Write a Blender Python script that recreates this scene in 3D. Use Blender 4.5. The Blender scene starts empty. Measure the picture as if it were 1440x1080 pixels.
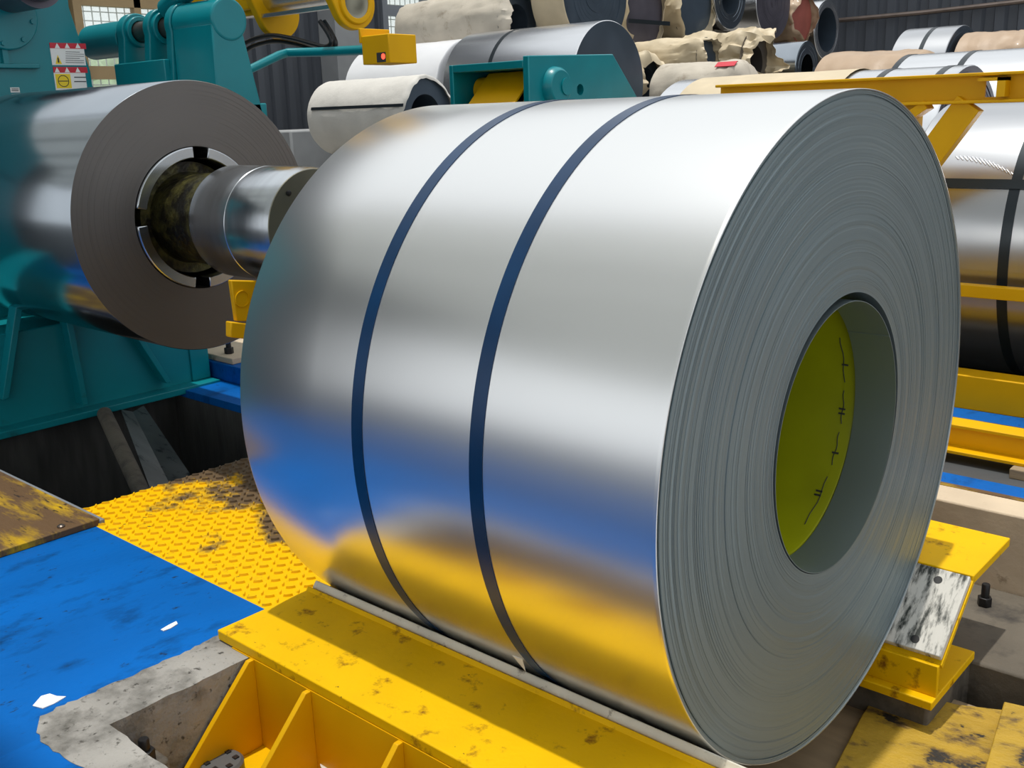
import bpy, bmesh, math, random
from mathutils import Vector, Matrix, noise
random.seed(7)
PI = math.pi
sc = bpy.context.scene
COL = sc.collection

# ------------------------------------------------------------------ camera
FPX = 1435.09
CAM = Vector((0.877, -2.033, 1.228))
YAW, PIT, ROL = math.radians(131.972), math.radians(-14.965), math.radians(-1.897)
FW = Vector((math.cos(PIT)*math.cos(YAW), math.cos(PIT)*math.sin(YAW), math.sin(PIT)))
_r = FW.cross(Vector((0, 0, 1))).normalized(); _u = _r.cross(FW)
RT = _r*math.cos(ROL) + _u*math.sin(ROL)
UP = -_r*math.sin(ROL) + _u*math.cos(ROL)
cd = bpy.data.cameras.new('camera'); cam = bpy.data.objects.new('camera', cd); COL.objects.link(cam)
cd.sensor_width = 36; cd.sensor_fit = 'HORIZONTAL'; cd.lens = FPX/1440*36
cd.clip_start = .02; cd.clip_end = 300
M3 = Matrix((RT, UP, -FW)).transposed()
cam.matrix_world = Matrix.Translation(CAM) @ M3.to_4x4()
sc.camera = cam

# ------------------------------------------------------------------ light
sc.view_settings.view_transform = 'Standard'; sc.view_settings.look = 'None'
sc.view_settings.gamma = 1; sc.view_settings.use_curve_mapping = False
sc.view_settings.exposure = 0.0
w = bpy.data.worlds.new('world'); sc.world = w; w.use_nodes = True
bg = w.node_tree.nodes['Background']
bg.inputs['Color'].default_value = (.93, .97, 1, 1); bg.inputs['Strength'].default_value = 1.08
sd = bpy.data.lights.new('sun_offscreen', 'SUN'); sd.energy = 2.9; sd.angle = math.radians(1.0); sd.color = (1, .96, .88)
sun = bpy.data.objects.new('sun_offscreen', sd); COL.objects.link(sun)
sun.rotation_euler = Vector((.05, .0, -1)).to_track_quat('-Z', 'Y').to_euler()
sun.location = (-1, 0, 8)

# pixel -> point helpers (1440 x 1080 frame of the photograph)
def ray(px, py): return FW + RT*((px-720)/FPX) - UP*((py-540)/FPX)
def onx(px, py, X): d = ray(px, py); return CAM + d*((X-CAM.x)/d.x)
def ony(px, py, Y): d = ray(px, py); return CAM + d*((Y-CAM.y)/d.y)
def onz(px, py, Z): d = ray(px, py); return CAM + d*((Z-CAM.z)/d.z)
def atd(px, py, D): return CAM + ray(px, py)*D

# ------------------------------------------------------------------ materials
def srgb(r, g, b):
    f = lambda c: (c/12.92 if c <= .04045 else ((c+.055)/1.055)**2.4)
    return (f(r/255), f(g/255), f(b/255), 1)

def mat(name, col, rough=.5, metal=0., dirt=None, dscale=6., dlo=.55, dhi=.7, bump=0., bscale=40., var=0., vscale=3.,
        stretch=None, coat=0., spec=.5, dirt2=None, d2scale=30., d2lo=.66, d2hi=.7, aniso=0., rvar=0., dgrad=None):
    m = bpy.data.materials.new(name); m.use_nodes = True
    nt = m.node_tree; N = nt.nodes; L = nt.links
    b = N['Principled BSDF']
    b.inputs['Roughness'].default_value = rough; b.inputs['Metallic'].default_value = metal
    b.inputs['Specular IOR Level'].default_value = spec
    b.inputs['Coat Weight'].default_value = coat; b.inputs['Coat Roughness'].default_value = .12
    b.inputs['Anisotropic'].default_value = aniso
    b.inputs['Base Color'].default_value = col
    tc = N.new('ShaderNodeTexCoord'); mp = N.new('ShaderNodeMapping'); L.new(tc.outputs['Object'], mp.inputs[0])
    if stretch: mp.inputs['Scale'].default_value = stretch
    def ns(scale, detail=6, rgh=.6):
        n = N.new('ShaderNodeTexNoise'); n.inputs['Scale'].default_value = scale; n.inputs['Detail'].default_value = detail
        n.inputs['Roughness'].default_value = rgh; L.new(mp.outputs[0], n.inputs['Vector']); return n
    cur = None
    def mix(fac, colb):
        nonlocal cur
        x = N.new('ShaderNodeMix'); x.data_type = 'RGBA'
        L.new(fac, x.inputs[0])
        if cur is None: x.inputs[6].default_value = col
        else: L.new(cur, x.inputs[6])
        x.inputs[7].default_value = colb; cur = x.outputs[2]
    if var:
        n = ns(vscale, 2); mr = N.new('ShaderNodeMapRange'); mr.interpolation_type = 'SMOOTHERSTEP'; mr.inputs[1].default_value = .1; mr.inputs[2].default_value = .9
        L.new(n.outputs[0], mr.inputs[0]); mix(mr.outputs[0], tuple(c*(1-var) for c in col[:3])+(1,))
    for dc, dsc, lo, hi in ((dirt, dscale, dlo, dhi), (dirt2, d2scale, d2lo, d2hi)):
        if dc:
            n = ns(dsc, 8, .65); src = n.outputs[0]
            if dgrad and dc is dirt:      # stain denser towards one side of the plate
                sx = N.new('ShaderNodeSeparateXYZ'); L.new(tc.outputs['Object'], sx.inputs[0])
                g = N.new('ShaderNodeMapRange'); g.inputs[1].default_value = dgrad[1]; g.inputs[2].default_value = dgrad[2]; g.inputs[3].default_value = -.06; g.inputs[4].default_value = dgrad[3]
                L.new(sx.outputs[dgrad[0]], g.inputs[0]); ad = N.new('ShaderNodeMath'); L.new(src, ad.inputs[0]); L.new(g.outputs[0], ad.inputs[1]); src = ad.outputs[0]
            mr = N.new('ShaderNodeMapRange'); mr.inputs[1].default_value = lo; mr.inputs[2].default_value = hi
            L.new(src, mr.inputs[0]); mix(mr.outputs[0], dc)
    if cur is not None: L.new(cur, b.inputs['Base Color'])
    if rvar:
        n = ns(vscale*1.7, 1); mr = N.new('ShaderNodeMapRange'); mr.interpolation_type = 'SMOOTHERSTEP'; mr.inputs[1].default_value = .1; mr.inputs[2].default_value = .9
        mr.inputs[3].default_value = rough-rvar; mr.inputs[4].default_value = rough+rvar
        L.new(n.outputs[0], mr.inputs[0]); L.new(mr.outputs[0], b.inputs['Roughness'])
    if bump:
        n = ns(bscale, 5); bp = N.new('ShaderNodeBump'); bp.inputs['Strength'].default_value = bump; bp.inputs['Distance'].default_value = .01
        L.new(n.outputs[0], bp.inputs['Height']); L.new(bp.outputs[0], b.inputs['Normal'])
    return m

BLK = (.01, .01, .012, 1)
YEL = (.82, .475, .0, 1)
M = {}
M['galv'] = mat('galvanised_steel', (.82, .82, .81, 1), .275, 1)
M['edge'] = mat('sheet_edges', (.28, .34, .36, 1), .45, .8, var=.12, vscale=1.5, spec=.3)
M['edge_dark'] = mat('sheet_edges_brown', (.17, .158, .15, 1), .42, .7, var=.15, vscale=2)
M['galv_bg'] = mat('steel_bare', (.74, .75, .77, 1), .26, 1, var=.12, vscale=3, stretch=(.4, 2, 2))
M['galv_mid'] = mat('steel_grey', (.52, .53, .55, 1), .28, 1, var=.15, vscale=3, stretch=(.4, 2, 2))
M['galv_dark'] = mat('steel_dark', (.42, .46, .50, 1), .17, 1, var=.2, vscale=2)  # darker steel tone than the other bare steels
M['strap'] = mat('blue_strap', (.002, .035, .105, 1), .28, 0, var=.3, vscale=8, spec=.35)
M['strap_dark'] = mat('dark_strap', (.02, .028, .035, 1), .35, .5)
M['green'] = mat('lime_sleeve', (.33, .35, .002, 1), .4, 0, spec=.25, var=.3, vscale=4, dirt=(.05, .05, .01, 1), dscale=22, dlo=.68, dhi=.72)
M['yellow'] = mat('yellow_paint', YEL, .5, 0, var=.12, vscale=5, dirt=(.2, .08, .006, 1), dscale=17, dlo=.57, dhi=.70, spec=.15,
                  dirt2=(.03, .02, .01, 1), d2scale=42, d2lo=.68, d2hi=.72, bump=.08, bscale=60)
M['yellow_clean'] = mat('yellow_paint_clean', (.76, .41, .001, 1), .45, 0, var=.14, vscale=4, spec=.2)
M['yellow_worn'] = mat('yellow_paint_worn', (.58, .36, .01, 1), .55, 0, spec=.2, var=.3, vscale=4, dirt=(.12, .07, .035, 1), dscale=5, dlo=.34, dhi=.52,
                       dirt2=(.03, .02, .015, 1), d2scale=26, d2lo=.58, d2hi=.66, stretch=(.6, 2.4, 1), bump=.3, bscale=30)
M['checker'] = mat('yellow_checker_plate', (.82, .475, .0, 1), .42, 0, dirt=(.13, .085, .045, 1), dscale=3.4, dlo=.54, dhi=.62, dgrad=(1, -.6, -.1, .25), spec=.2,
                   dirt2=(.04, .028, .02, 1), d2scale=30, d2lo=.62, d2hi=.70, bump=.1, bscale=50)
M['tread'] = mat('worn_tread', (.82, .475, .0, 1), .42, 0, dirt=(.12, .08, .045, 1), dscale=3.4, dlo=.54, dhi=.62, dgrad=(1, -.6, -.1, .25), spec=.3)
M['teal'] = mat('teal_paint', (.0, .215, .255, 1), .34, 0, var=.15, vscale=4, coat=.15, spec=.35)
M['teal_dark'] = mat('teal_paint_greasy', (.0, .215, .255, 1), .4, 0, var=.15, vscale=4, spec=.35, dirt=(.01, .03, .03, 1), dscale=4, dlo=.58, dhi=.75)
M['blue'] = mat('blue_floor_paint', (.0, .12, .46, 1), .5, 0, spec=.12, var=.3, vscale=1.5, dirt=(.0, .03, .11, 1), dscale=8, dlo=.52, dhi=.78, stretch=(1.6, .8, 1),
                dirt2=(.01, .025, .06, 1), d2scale=26, d2lo=.63, d2hi=.70, bump=.12, bscale=30)
M['concrete'] = mat('concrete', (.36, .345, .32, 1), .85, 0, var=.35, vscale=4, dirt=(.08, .075, .065, 1), dscale=9, dlo=.48, dhi=.72,
                    dirt2=(.04, .036, .03, 1), d2scale=45, d2lo=.58, d2hi=.68, bump=1.0, bscale=24)
M['concrete_dirty'] = mat('concrete_dirty', (.15, .128, .098, 1), .8, 0, var=.4, vscale=4, dirt=(.035, .03, .026, 1), dscale=7, dlo=.5, dhi=.7, bump=.5, bscale=24)
M['concrete_cream'] = mat('concrete_cream', (.62, .50, .36, 1), .8, 0, var=.2, vscale=5, dirt=(.18, .12, .07, 1), dscale=12, dlo=.6, dhi=.72, bump=.4, bscale=24)
M['chute'] = mat('dull_sheet_metal', (.16, .16, .155, 1), .4, .5, var=.5, vscale=5, dirt=(.02, .02, .02, 1), dscale=14, dlo=.56, dhi=.64, stretch=(.6, 2, 1))
M['pit_wall'] = mat('oily_concrete', (.085, .085, .08, 1), .5, 0, var=.5, vscale=6, stretch=(3, 3, .6), bump=.3, bscale=14)
M['darkfloor'] = mat('dark_floor', (.07, .075, .08, 1), .6, 0, var=.3, vscale=2)
M['pad'] = mat('worn_pad', (.62, .60, .55, 1), .6, 0, dirt=(.03, .035, .03, 1), dscale=13, dlo=.47, dhi=.6, stretch=(3.2, .8, .8), bump=.15, bscale=40)
M['cream'] = mat('cream_pad', (.72, .68, .57, 1), .7, 0, var=.2, vscale=8, dirt=(.10, .08, .06, 1), dscale=24, dlo=.58, dhi=.7, bump=.3, bscale=50)
M['black'] = mat('black_steel', (.02, .02, .022, 1), .4, .3, var=.4, vscale=20)
M['rubber'] = mat('black_rubber', (.012, .013, .016, 1), .35, 0)
M['shaft'] = mat('turned_steel', (.58, .61, .64, 1), .22, 1, var=.25, vscale=4, stretch=(3, .5, .5), rvar=.06)
M['shaft_face'] = mat('shaft_end_steel', (.28, .27, .21, 1), .35, .9, var=.3, vscale=5)
M['grease'] = mat('greasy_steel', (.11, .10, .03, 1), .3, .5, dirt=(.015, .013, .009, 1), dscale=12, dlo=.38, dhi=.55, bump=.6, bscale=40)
M['brownsteel'] = mat('brown_shaft_steel', (.20, .16, .14, 1), .3, .8, var=.3, vscale=5)
M['white'] = mat('white_paper', (.82, .82, .80, 1), .7, 0, var=.06, vscale=9)
M['cloth'] = mat('woven_wrap', (.62, .60, .56, 1), .7, 0, var=.12, vscale=6, bump=.35, bscale=22)
M['cloth_beige'] = mat('beige_wrap', (.52, .47, .39, 1), .65, 0, var=.22, vscale=4, dirt=(.25, .2, .14, 1), dscale=5, dlo=.58, dhi=.75, bump=.4, bscale=14)
M['whitewrap'] = mat('white_wrap', (.80, .81, .84, 1), .35, 0, var=.06, vscale=4, coat=.3)
M['kraft'] = mat('kraft_paper', (.40, .28, .18, 1), .5, 0, var=.15, vscale=5, bump=.4, bscale=11, coat=.15)
M['kraft_pale'] = mat('pale_kraft_paper', (.60, .50, .34, 1), .55, 0, var=.18, vscale=5, bump=.4, bscale=10)
M['darkface'] = mat('dark_coil_end', (.10, .135, .18, 1), .35, .6, var=.35, vscale=2.5)
M['plumface'] = mat('plum_coil_end', (.13, .12, .15, 1), .4, .5, var=.4, vscale=3)
M['redpaint'] = mat('red_oxide', (.33, .09, .07, 1), .5, 0, var=.3, vscale=4)
M['wall_grey'] = mat('grey_cladding', (.085, .095, .115, 1), .5, 0, var=.25, vscale=1.2, stretch=(1, 1, .2))
M['frame_wood'] = mat('ochre_window_frame', (.36, .25, .12, 1), .5, 0, var=.2)
M['frame_grey'] = mat('grey_window_frame', (.22, .24, .27, 1), .5, 0, var=.15)
M['pillar'] = mat('pale_grey_paint', (.33, .34, .35, 1), .6, 0, var=.2)
M['wire'] = mat('wire_mesh', (.45, .47, .45, 1), .5, .4)
M['leaf'] = mat('pale_leaves', (.35, .5, .25, 1), .7, 0, var=.5, vscale=6)
M['red'] = mat('sign_red', (.55, .02, .04, 1), .5)
M['signyel'] = mat('sign_yellow', (.85, .62, .02, 1), .5)
M['ink'] = mat('black_ink', (.03, .03, .035, 1), .6)
M['redrock'] = mat('rusty_rubble', (.12, .05, .035, 1), .8, 0, var=.5, vscale=20, bump=.5, bscale=60)
M['wood'] = mat('weathered_timber', (.34, .25, .15, 1), .75, 0, var=.35, vscale=4, stretch=(.6, 4, 6), bump=.3, bscale=20)
M['osb'] = mat('strand_board_yellow', (.50, .31, .025, 1), .6, 0, var=.35, vscale=7, dirt=(.12, .07, .02, 1), dscale=9, dlo=.5, dhi=.62,
               dirt2=(.02, .016, .012, 1), d2scale=7, d2lo=.58, d2hi=.61, stretch=(1, 1.6, 1), bump=.6, bscale=30)
M['greycan'] = mat('grey_plastic', (.09, .095, .10, 1), .45)
M['tapebrown'] = mat('tape_brown', (.25, .16, .05, 1), .3)
def glassmat():
    m = bpy.data.materials.new('dusty_glass'); m.use_nodes = True
    nt = m.node_tree; N = nt.nodes; L = nt.links
    out = N['Material Output']; N.remove(N['Principled BSDF'])
    t = N.new('ShaderNodeBsdfTransparent'); t.inputs[0].default_value = (.96, .98, .96, 1)
    g = N.new('ShaderNodeBsdfGlossy'); g.inputs['Roughness'].default_value = .1
    d = N.new('ShaderNodeBsdfTranslucent'); d.inputs[0].default_value = (.9, .92, .88, 1)
    a = N.new('ShaderNodeMixShader'); a.inputs[0].default_value = .06
    b = N.new('ShaderNodeMixShader'); b.inputs[0].default_value = .12
    L.new(t.outputs[0], a.inputs[1]); L.new(g.outputs[0], a.inputs[2])
    L.new(a.outputs[0], b.inputs[1]); L.new(d.outputs[0], b.inputs[2]); L.new(b.outputs[0], out.inputs[0])
    return m
M['glass'] = glassmat()
def shade_roof_mat():  # sheet of the unseen roof added for shade on the camera side
    m = bpy.data.materials.new('translucent_shade_roof'); m.use_nodes = True
    nt = m.node_tree; N = nt.nodes; L = nt.links
    N.remove(N['Principled BSDF'])
    t = N.new('ShaderNodeBsdfTranslucent'); t.inputs[0].default_value = (.235, .245, .24, 1)
    d = N.new('ShaderNodeBsdfDiffuse'); d.inputs[0].default_value = (.5, .5, .5, 1)
    a = N.new('ShaderNodeAddShader'); L.new(t.outputs[0], a.inputs[0]); L.new(d.outputs[0], a.inputs[1])
    L.new(a.outputs[0], N['Material Output'].inputs[0]); return m
M['roof'] = shade_roof_mat()
def emit(name, col, s):
    m = bpy.data.materials.new(name); m.use_nodes = True
    b = m.node_tree.nodes['Principled BSDF']; b.inputs['Emission Color'].default_value = col; b.inputs['Emission Strength'].default_value = s
    b.inputs['Base Color'].default_value = col
    return m
M['led'] = emit('red_indicator_lamp', (1, .08, .04, 1), 2.0)

# ------------------------------------------------------------------ mesh builder
class MB:
    def __init__(s): s.v = []; s.f = []
    def add(s, vs, fs):
        k = len(s.v); s.v += [Vector(p) for p in vs]; s.f += [tuple(i+k for i in f) for f in fs]; return s
    def box(s, x0, x1, y0, y1, z0, z1):
        return s.add([(x0,y0,z0),(x1,y0,z0),(x1,y1,z0),(x0,y1,z0),(x0,y0,z1),(x1,y0,z1),(x1,y1,z1),(x0,y1,z1)],
                     [(3,2,1,0),(4,5,6,7),(0,1,5,4),(1,2,6,5),(2,3,7,6),(3,0,4,7)])
    def prism(s, poly, axis, a0, a1):
        # poly: list of 2D; axis 'x' -> (y,z); 'y' -> (x,z); 'z' -> (x,y)
        mk = {'x': lambda a, p: (a, p[0], p[1]), 'y': lambda a, p: (p[0], a, p[1]), 'z': lambda a, p: (p[0], p[1], a)}[axis]
        n = len(poly)
        vs = [mk(a0, p) for p in poly] + [mk(a1, p) for p in poly]
        fs = [tuple(range(n-1, -1, -1)), tuple(range(n, 2*n))] + [(i, (i+1) % n, n+(i+1) % n, n+i) for i in range(n)]
        return s.add(vs, fs)
    def lathe(s, prof, cy, cz, seg=64, closed=False, axis='x', cx=0):
        # profile of (axial, radius); around the X axis by default
        n = len(prof); vs = []; fs = []
        for j in range(seg):
            a = 2*PI*j/seg; ca, sa = math.cos(a), math.sin(a)
            for x, r in prof:
                if axis == 'x': vs.append((x, cy+r*sa, cz+r*ca))
                elif axis == 'y': vs.append((cx+r*sa, x, cz+r*ca))
                else: vs.append((cx+r*ca, cy+r*sa, x))
        m = n if closed else n-1
        for j in range(seg):
            k = (j+1) % seg
            for i in range(m):
                i2 = (i+1) % n
                fs.append((j*n+i, k*n+i, k*n+i2, j*n+i2))
        return s.add(vs, fs)
    def rod(s, p, q, r, seg=16, cap=True):
        p = Vector(p); q = Vector(q); return s.tube([p, q], r, seg)
    def tube(s, path, r, seg=12):
        path = [Vector(p) for p in path]; n = len(path); vs = []; fs = []
        t0 = (path[1]-path[0]).normalized(); a = t0.orthogonal().normalized()
        for i, p in enumerate(path):
            t = (path[min(i+1, n-1)]-path[max(i-1, 0)]).normalized()
            a = (a - t*a.dot(t)).normalized(); b = t.cross(a)
            rr = r[i] if isinstance(r, (list, tuple)) else r
            for j in range(seg):
                g = 2*PI*j/seg; vs.append(p + a*(rr*math.cos(g)) + b*(rr*math.sin(g)))
        for i in range(n-1):
            for j in range(seg):
                k = (j+1) % seg; fs.append((i*seg+j, i*seg+k, (i+1)*seg+k, (i+1)*seg+j))
        fs.append(tuple(range(seg-1, -1, -1))); fs.append(tuple(range((n-1)*seg, n*seg)))
        return s.add(vs, fs)
    def obox(s, c, ax, ay, az, hx, hy, hz):
        c = Vector(c); vs = []
        for k in (-1, 1):
            for (i, j) in ((-1,-1),(1,-1),(1,1),(-1,1)):
                vs.append(c + ax*(hx*i) + ay*(hy*j) + az*(hz*k))
        return s.add(vs, [(3,2,1,0),(4,5,6,7),(0,1,5,4),(1,2,6,5),(2,3,7,6),(3,0,4,7)])
    def build(s, name, m, parent=None, bevel=0., smooth=35, kind=None, label=None, cat=None, group=None):
        me = bpy.data.meshes.new(name)
        if parent is not None: o0 = parent['_w']; org = Vector(o0)
        else:
            xs = [v.x for v in s.v]; ys = [v.y for v in s.v]; zs = [v.z for v in s.v]
            org = Vector(((min(xs)+max(xs))/2, (min(ys)+max(ys))/2, min(zs)))
        me.from_pydata([tuple(v-org) for v in s.v], [], s.f)
        bm = bmesh.new(); bm.from_mesh(me)
        bmesh.ops.recalc_face_normals(bm, faces=bm.faces)
        lim = math.radians(smooth)
        for e in bm.edges:
            e.smooth = len(e.link_faces) == 2 and e.calc_face_angle(0) < lim
        for f in bm.faces: f.smooth = True
        bm.to_mesh(me); bm.free()
        me.materials.append(M[m] if isinstance(m, str) else m)
        o = bpy.data.objects.new(name, me); COL.objects.link(o)
        if parent is not None: o.parent = parent
        else: o.location = org
        o['_w'] = tuple(org)
        if bevel:
            b = o.modifiers.new('bevel', 'BEVEL'); b.width = bevel; b.segments = 2; b.limit_method = 'ANGLE'; b.angle_limit = math.radians(40)
        tag(o, label, cat, group, kind)
        return o
def tag(o, label=None, cat=None, group=None, kind=None):
    if label: o['label'] = label
    if cat: o['category'] = cat
    if group: o['group'] = group
    if kind: o['kind'] = kind
    return o
def thing(name, label, cat, loc, group=None):
    o = bpy.data.objects.new(name, None); COL.objects.link(o); o.location = loc; o['_w'] = tuple(loc)
    o.empty_display_size = .1
    return tag(o, label, cat, group)
def drill(o, p, axis, r, h):
    """cut a round hole of radius r through part o at world point p"""
    bm = bmesh.new(); bmesh.ops.create_cone(bm, cap_ends=True, segments=28, radius1=r, radius2=r, depth=h)
    me = bpy.data.meshes.new('cutter'); bm.to_mesh(me); bm.free()
    c = bpy.data.objects.new('cutter', me); COL.objects.link(c)
    c.matrix_world = Matrix.Translation(p) @ Vector(axis).to_track_quat('Z', 'Y').to_matrix().to_4x4()
    b = o.modifiers.new('hole', 'BOOLEAN'); b.operation = 'DIFFERENCE'; b.solver = 'EXACT'; b.object = c
    bpy.context.view_layer.update(); dg = bpy.context.evaluated_depsgraph_get()
    new = bpy.data.meshes.new_from_object(o.evaluated_get(dg)); o.modifiers.clear(); o.data = new
    bpy.data.objects.remove(c); bpy.data.meshes.remove(me)
def arc(cx, cy, r, a0, a1, n):
    return [(cx+r*math.cos(math.radians(a0+(a1-a0)*i/n)), cy+r*math.sin(math.radians(a0+(a1-a0)*i/n))) for i in range(n+1)]
def fbm(p, s, o=4): return noise.fractal(Vector(p)*s, 1.0, 2.0, o)

ZC = .53          # axis height of the big coil
# ================================================================== SETTING
def st(name, mb, m, **k): return mb.build(name, m, kind='structure', **k)
# blue painted floor around the pit of the saddle, with its concrete curb
mb = MB()
mb.box(-3.6, -1.12, -3.6, -.68, -.3, 0); st('floor', mb, 'blue', label='blue painted workshop floor')
mb = MB(); mb.box(-1.12, 6, -3.6, -1.26, -.3, 0); st('floor', mb, 'blue', label='blue painted floor in front of the saddle pit')
# curb: L-shaped, broken edge towards the paint
random.seed(21)
def jag(a_, b_, n, amp):
    out = []; d = Vector((b_[0]-a_[0], b_[1]-a_[1])); nn = Vector((-d.y, d.x)).normalized()
    for i in range(n):
        t = (i+random.uniform(-.3, .3))/n if i else 0
        o_ = amp*(fbm((a_[0]*3+t*6, a_[1]*3, 1.3), 2.0)+random.uniform(-.5, .5)) if i else 0
        out.append((a_[0]+d.x*t+nn.x*o_, a_[1]+d.y*t+nn.y*o_))
    return out
poly = [(-1.2, -.69), (-1.05, -.69)] + jag((-1.05, -.7), (-1.05, -1.2), 26, .004) + jag((-1.05, -1.2), (.2, -1.2), 40, .005) + [(6, -1.2), (6, -1.31)] + jag((.2, -1.31), (-1.17, -1.31), 60, .012) + jag((-1.2, -1.28), (-1.2, -.69), 44, .009)
mb = MB(); mb.prism(poly, 'z', -.6, .0015); st('trim_1', mb, 'concrete', label='grey concrete curb around the saddle pit')
# pit bottom under the saddle: pedestals and the channel between them
mb = MB(); mb.box(-1.05, 1.2, -1.2, -.33, -.6, -.25); st('floor', mb, 'concrete_dirty', label='dirty concrete pedestal under the front saddle')
mb = MB(); mb.prism([(-1.2, .34), (.12, .34), (.12, .62), (1.2, .63), (1.2, 1.1), (-1.2, 1.1)], 'z', -.8, -.25); st('floor', mb, 'concrete_dirty', label='dirty concrete pedestal under the rear saddle', bevel=.01)
mb = MB(); mb.box(-1.2, 1.2, -.33, .63, -.8, -.55); st('floor', mb, 'concrete_dirty', label='dark bottom of the channel under the coil')
mb = MB(); mb.box(-1.06, -.992, -1.21, -1.105, -.6, -.105); st('floor', mb, 'concrete_dirty', bevel=.01, label='mortar ledge in the pit corner')
# far floor
mb = MB(); mb.box(-1.2, 6, 1.1, 1.235, -.6, 0); st('trim_2', mb, 'concrete_cream', bevel=.006, label='cream concrete edge of the pit')
mb = MB(); mb.box(-1.2, 6, 1.235, 1.262, -.3, .0); st('floor', mb, 'yellow_worn', label='yellow line painted on the floor')
mb = MB(); mb.box(-1.2, 6, 1.262, 1.355, -.3, .0); st('floor', mb, 'blue', label='blue line painted on the floor')
mb = MB(); mb.box(-1.2, 6, 1.355, 17, -.3, .0); st('floor', mb, 'darkfloor', label='dark workshop floor behind the pit')
mb = MB(); mb.box(-9, -1.2, 1.1, 17, -.3, .0); st('floor', mb, 'concrete', label='pale workshop floor below the windows')
mb = MB(); mb.box(-40, 40, -40, -3.6, -.3, -.001); st('floor', mb, 'darkfloor', label='dark workshop floor behind the camera')
mb = MB(); mb.box(6, 40, -3.6, 40, -.3, -.001); st('floor', mb, 'darkfloor', label='dark workshop floor beyond the coil rows')
mb = MB(); mb.box(-9, -3.6, -3.6, 1.1, -.3, -.002); st('floor', mb, 'darkfloor', label='dark floor under the uncoiler')
mb = MB(); mb.box(-3.6, -2.31, .41, 1.1, -1.4, .0); st('floor', mb, 'blue', label='blue painted floor beside the uncoiler pit')
mb = MB(); mb.box(-3.5, -2.31, .405, .409, -1.4, -.035); st('wall_pit', mb, 'pit_wall', label='oily concrete wall of the uncoiler pit')
mb = MB(); mb.box(-3.52, -3.5, -.66, .41, -1.4, -.02); st('wall_pit', mb, 'pit_wall', label='oily concrete end wall of the uncoiler pit')
mb = MB(); mb.box(-3.5, -2.31, -.68, -.66, -1.4, -.31); st('wall_pit', mb, 'pit_wall', label='oily concrete side wall of the uncoiler pit')
mb = MB(); mb.box(-2.31, -2.29, -.68, .41, -1.4, -.025); st('wall_pit', mb, 'pit_wall', label='oily concrete near wall of the uncoiler pit')
mb = MB(); mb.box(-3.52, -2.29, -.68, .41, -1.42, -1.4); st('floor', mb, 'pit_wall', label='oily concrete bottom of the uncoiler pit')
mb = MB(); mb.box(-2.29, -1.2, -.68, 1.1, -.3, -.022); st('floor', mb, 'concrete_dirty', label='concrete below the checker plate')

# hall walls: trapezoid cladding
def cladding(name, m, axis, pos, a0, a1, z0, z1, pitch, depth, holes=(), label=''):
    mb = MB(); a = a0
    prof = []
    while a < a1:
        for (t, d) in ((0, 0), (.38, 0), (.48, depth), (.88, depth)):
            prof.append((a+t*pitch, d))
        a += pitch
    def strip(pa, za, zb):
        vs = []; fs = []
        for i, (t, d) in enumerate(pa):
            for z in (za, zb): vs.append((pos+d, t, z) if axis == 'x' else (t, pos-d, z))
        for i in range(len(pa)-1): fs.append((2*i, 2*i+2, 2*i+3, 2*i+1))
        mb.add(vs, fs)
    if not holes: strip(prof, z0, z1)
    else:
        cur = a0
        for (h0, h1, hz0, hz1) in holes:
            strip([p for p in prof if cur-.01 <= p[0] <= h0], z0, z1)
            mid = [p for p in prof if h0-pitch <= p[0] <= h1+pitch]
            strip(mid, z0, hz0); strip(mid, hz1, z1); cur = h1
        strip([p for p in prof if p[0] >= cur], z0, z1)
    return st(name, mb, m, smooth=10, label=label)
WX = -9.0
a = onx(108, 8, WX); b = onx(275, 8, WX); lo = onx(150, 122, WX)
W1 = (a.y, b.y+.35, lo.z-.15, a.z+1.6)
a2 = onx(540, 40, WX); W2 = (a2.y, a2.y+2.4, 1.35, 4.2)
cladding('wall_left', 'wall_grey', 'x', WX, -8, 17, 0, 6, .2, .045, holes=[W1, W2], label='grey corrugated cladding wall with windows')
cladding('wall_back', 'wall_grey', 'y', 16.5, -9, 14, 0, 6, .36, .08, label='grey corrugated back wall')
def window(n, W, fm, mull, rails, label):
    y0, y1, z0, z1 = W
    o = thing('window_%d' % n, label, None, (WX, (y0+y1)/2, z0)); o['kind'] = 'structure'
    t = .09
    for (A, B, C_, D) in ((y0-.03, y1+.03, z0-t, z0), (y0-.03, y1+.03, z1, z1+t), (y0-.03-t*.6, y0, z0-t, z1+t), (y1, y1+t, z0-t, z1+t)):
        MB().box(WX-.05, WX+.09, A, B, C_, D).build('window_frame', fm, o)
    for y in mull: MB().box(WX-.03, WX+.06, y-.035, y+.035, z0, z1).build('mullion', fm, o)
    for z in rails: MB().box(WX-.03, WX+.06, y0, y1, z-.06, z+.06).build('rail', fm, o)
    ys = [y0]+list(mull)+[y1]
    for p, q in zip(ys[:-1], ys[1:]): MB().box(WX-.012, WX-.008, p, q, z0, z1).build('pane', 'glass', o)
    mb = MB(); g = .085
    y = y0+g
    while y < y1: mb.box(WX-.06, WX-.054, y-.005, y+.005, z0, z1); y += g
    z = z0+g
    while z < z1: mb.box(WX-.066, WX-.06, y0, y1, z-.005, z+.005); z += g
    mb.build('wire_grille', 'wire', o, kind='stuff')
m1 = onx(190, 20, WX).y
r1 = onx(200, 8, WX).z
window(1, W1, 'frame_wood', [m1], [r1+.03, W1[2]+.28], 'mesh-covered window with an ochre frame behind the uncoiler')
r2 = onx(590, 18, WX).z
window(2, W2, 'frame_grey', [onx(594, 5, WX).y], [r2], 'grey framed window above the wrapped coils')
pl = onx(466, 70, WX)
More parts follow.
